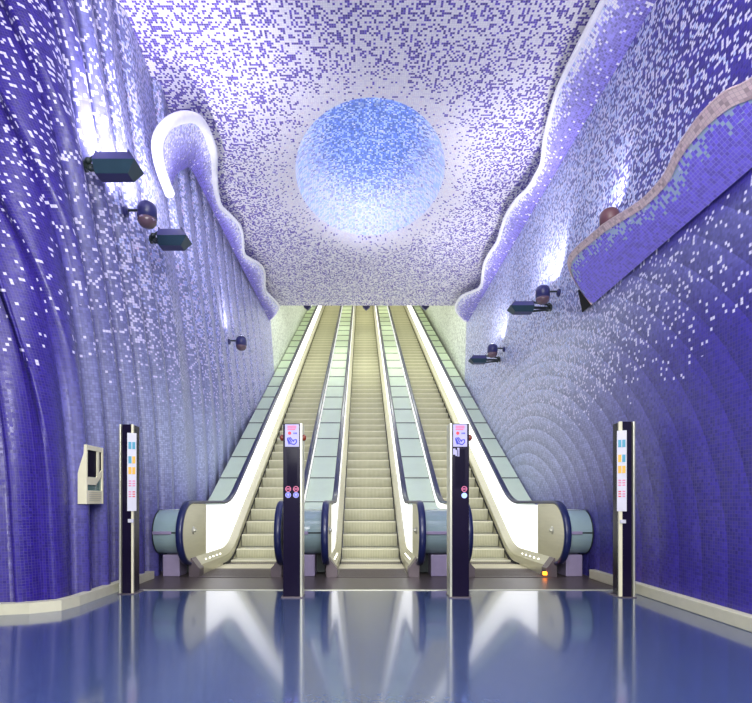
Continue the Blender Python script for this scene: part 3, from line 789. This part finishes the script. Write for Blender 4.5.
# ------------------------------------------------------------------ info pylons
def disc(bm, x, y, z, r, th=.003, seg=20, mi=0): cyl(bm, (x, y, z), (x, y - th, z), r, seg=seg, mi=mi)
def ring_(bm, x, y, z, r0, r1, seg=24):
    a = []; 
    for k in range(seg):
        c, s_ = math.cos(2 * PI * k / seg), math.sin(2 * PI * k / seg)
        a.append([bm.verts.new((x + r * c, yy, z + r * s_)) for r, yy in ((r0, y), (r1, y), (r1, y - .004), (r0, y - .004))])
    for k in range(seg):
        p, q = a[k], a[(k + 1) % seg]
        for m_ in range(4): bm.faces.new((p[m_], p[(m_ + 1) % 4], q[(m_ + 1) % 4], q[m_]))
def pylon(loc, label, sides, icons, scribble, trims):
    r = empty('info_pylon', loc, label, 'pylon', 'black info pylons in front of the escalators')
    W, Dp, Hh = .098, .10, 1.875
    bm = bmesh.new(); box(bm, -W, W, -Dp, Dp, 0, Hh, .006); bmo('column', bm, M['black'], r)
    bm = bmesh.new()
    for s in trims: box(bm, s * W - .012 if s > 0 else -W - .012, s * W + .012 if s > 0 else -W + .012, -Dp - .006, Dp, 0, Hh + .002, .003)
    bmo('edge_trim', bm, M['pylonedge'] , r)
    bm = bmesh.new(); box(bm, -W - .02, W + .02, -Dp - .02, Dp + .02, 0, .012, .003); bmo('base_plate', bm, M['steel_dk'], r)
    F_ = -Dp - .001
    bm = bmesh.new(); box(bm, -.075, .075, F_ - .004, F_, Hh - .25, Hh - .01); st = bmo('sign', bm, M['sticker'], r)
    f = F_ - .004
    bm = bmesh.new()
    for k in range(3): box(bm, -.050, .048 - .012 * (k == 2), f - .002, f, Hh - .036 - .018 * k, Hh - .024 - .018 * k)
    bmo('print', bm, M['pinkprint'], st)
    bm = bmesh.new(); disc(bm, -.026, f, Hh - .105, .018, .002); bmo('print', bm, M['red'], st)
    bm = bmesh.new()
    for k in range(3): box(bm, .015 + .014 * k, .025 + .014 * k, f - .002, f, Hh - .115, Hh - .098)
    # pointing hand
    for (a, b, c, d) in ((-.050, .155, -.020, .215), (-.036, .150, -.004, .205), (-.020, .150, .018, .198), (.0, .185, .045, .172), (.045, .172, .050, .200), (.050, .2, .024, .228), (-.02, .215, .024, .228), (-.05, .17, -.03, .225)):
        cyl(bm, (a, f - .001, Hh - b), (c, f - .001, Hh - d), .0055, seg=8)
    bmo('print', bm, M['blueprint'], st)
    for s in sides:
        bm = bmesh.new(); cyl(bm, (s * W, -.02, Hh - .145), (s * (W + .022), -.02, Hh - .145), .030, .036); ball(bm, (s * (W + .020), -.02, Hh - .145), .036, (.8, 1, 1)); bmo('side_lamp', bm, M['amber'], r, smooth=True)
    for (x, z, kind) in icons:
        if kind == 'stop':
            bm = bmesh.new(); ring_(bm, x, F_, z, .022, .031); g = bmo('no_entry_symbol', bm, M['ringred'], r)
            bm = bmesh.new(); box(bm, x - .019, x + .019, F_ - .003, F_, z - .006, z + .006); bmo('bar', bm, M['ringred'], g)
        else:
            hot = kind == 'hot'
            bm = bmesh.new(); disc(bm, x, F_, z, .026, .003); g = bmo('arrow_symbol', bm, M['blue_led_hot' if hot else 'blue_led'], r)
            bm = bmesh.new(); ring_(bm, x, F_, z, .026, .031); bmo('ring', bm, M['sticker'], g)
            bm = bmesh.new(); f2 = F_ - .003
            box(bm, x - .004, x + .004, f2 - .002, f2, z - .014, z + .006)
            t = [bm.verts.new((x - .012, f2 - .002, z + .003)), bm.verts.new((x + .012, f2 - .002, z + .003)), bm.verts.new((x, f2 - .002, z + .017))]
            u = [bm.verts.new((v.co.x, f2, v.co.z)) for v in t]; bm.faces.new(t); bm.faces.new(u[::-1])
            for k in range(3): bm.faces.new((t[k], t[(k + 1) % 3], u[(k + 1) % 3], u[k]))
            bmo('arrow', bm, M['white'], g)
    if scribble:   # torn remains of a sticker
        bm = bmesh.new()
        for (a, b, c, d) in ((-.075, .27, -.05, .335), (-.05, .285, -.02, .35), (-.03, .262, -.008, .355), (-.07, .30, -.01, .30)):
            box(bm, a, c, F_ - .003, F_, Hh - d, Hh - b)
        bmo('torn_sticker', bm, M['sticker'], r)
    bm = bmesh.new(); box(bm, -.055, .055, F_ - .002, F_, 1.18, 1.60); bmo('display_glass', bm, M['darkglass'], r)
    return r
icA = [(-.042, 1.17, 'stop'), (.042, 1.17, 'stop'), (-.042, 1.105, 'up'), (.042, 1.105, 'up')]
pylon((-.752, 5.63, 0), 'left black info pylon with two lit arrows and two amber side lamps', (-1, 1), icA, False, (1,))
pylon((1.055, 5.63, 0), 'right black info pylon with one glowing arrow and a torn sticker', (1,), [(.045, 1.17, 'stop'), (.045, 1.10, 'hot')], True, (-1,))

def wall_pylon(loc, s, label):
    """slim column near a side wall; s=+1 its board faces right"""
    r = empty('sign_column', loc, label, 'sign column', 'slim sign columns by the side walls')
    Hh = 1.90
    bm = bmesh.new(); box(bm, -.055, .055, -.10, .10, 0, Hh, .005); bmo('column', bm, M['black'], r)
    bm = bmesh.new(); box(bm, min(-s * .085, -s * .066), max(-s * .085, -s * .066), -.11, -.07, 0, Hh, .003); bmo('rail', bm, M['pylonedge'], r)
    bm = bmesh.new(); box(bm, min(s * .05, s * .085), max(s * .05, s * .070), -.106, -.075, 0, Hh, .003); bmo('lit_edge', bm, M['cream'], r)
    bm = bmesh.new()
    z0, z1 = .93, 1.80
    a = Vector((s * .015, -.125)); b = Vector((s * .100, -.085)); 
    def slab(bm, ta, tb, za, zb, o0, o1):
        p = a.lerp(b, ta); q = a.lerp(b, tb); d = (b - a).normalized(); nn = Vector((d.y, -d.x))
        if nn.y > 0: nn = -nn
        pts = [p + nn * o0, q + nn * o0, q + nn * o1, p + nn * o1]
        lo_ = [bm.verts.new((v.x, v.y, za)) for v in pts]; hi_ = [bm.verts.new((v.x, v.y, zb)) for v in pts]
        bm.faces.new(lo_[::-1]); bm.faces.new(hi_)
        for i in range(4): bm.faces.new((lo_[i], lo_[(i + 1) % 4], hi_[(i + 1) % 4], hi_[i]))
    slab(bm, 0, 1, z0, z1, 0, .012); bd = bmo('sign_board', bm, M['white'], r)
    rows = ((1.66, 'teal', 'teal'), (1.50, 'teal', 'amberp'), (1.38, 'amberp', 'amberp'), (1.24, 'pinkprint', 'pinkprint'), (1.12, 'pinkprint', 'red'))
    for z, m1, m2 in rows:
        for ta, tb, mm in ((.12, .46, m1), (.54, .88, m2)):
            bm = bmesh.new()
            if mm in ('pinkprint', 'red'):
                for q in range(3): slab(bm, ta + .03, tb - .03, z - .035 + .026 * q, z - .022 + .026 * q, .012, .014)
            else: slab(bm, ta, tb, z - .04, z + .04, .012, .014)
            bmo('symbol', bm, M[mm], bd)
    bm = bmesh.new(); box(bm, -.03 + s * .05, .03 + s * .05, -.125, -.10, .80, .84, .004); bmo('clamp', bm, M['white'], r)
    bm = bmesh.new(); box(bm, -.09, .09, -.13, .13, 0, .01); bmo('base_plate', bm, M['steel_dk'], r)
    return r
wall_pylon((-2.63, 5.85, 0), 1, 'slim dark sign column with white board by the left wall')
wall_pylon((2.86, 5.65, 0), -1, 'slim dark sign column with white board by the right wall')

# ------------------------------------------------------------------ cabinet on the left wall
r = empty('wall_cabinet', (WL + .005, 5.44, 1.01), 'small cream-framed wall cabinet with dark window on the left wall', 'cabinet', rz=0)
bm = bmesh.new()
y0, y1, z0, z1 = -.17, .17, 0, .61
box(bm, -.06, .012, y0, y1, z0, z1); bmo('back_box', bm, M['cream'], r)
bm = bmesh.new()
box(bm, .0125, .032, y0, y0 + .02, z0, z1); box(bm, .0125, .032, y1 - .02, y1, z0, z1); box(bm, .013, .030, y0 + .02, y1 - .02, z1 - .05, z1 - .001); box(bm, .013, .030, y0 + .02, y1 - .02, .001, .14)
box(bm, .0125, .0285, .05, .09, .27, .57)
a = [bm.verts.new((.03, *p)) for p in ((y0 + .02, .20), (y0 + .02, .28), (.03, .28), (y1 - .02, .37), (y1 - .02, .31), (.02, .20))]; bm.faces.new(a)
b = [bm.verts.new((.012, v.co.y, v.co.z)) for v in a]; bm.faces.new(b[::-1])
for k in range(6): bm.faces.new((a[k], a[(k + 1) % 6], b[(k + 1) % 6], b[k]))
bmo('frame', bm, M['cream'], r)
bm = bmesh.new(); box(bm, .012, .018, y0 + .02, y1 - .02, .28, .56); bmo('window', bm, M['darkglass'], r)
bm = bmesh.new(); box(bm, .012, .016, y0 + .02, y1 - .02, .14, .28); bmo('lower_window', bm, M['greenglass'], r)
bm = bmesh.new()
for k in range(5): box(bm, .030, .032, y0 + .05, y1 - .05 - .03 * (k == 4), .115 - .02 * k, .123 - .02 * k)
bmo('caption', bm, M['steel'], r)
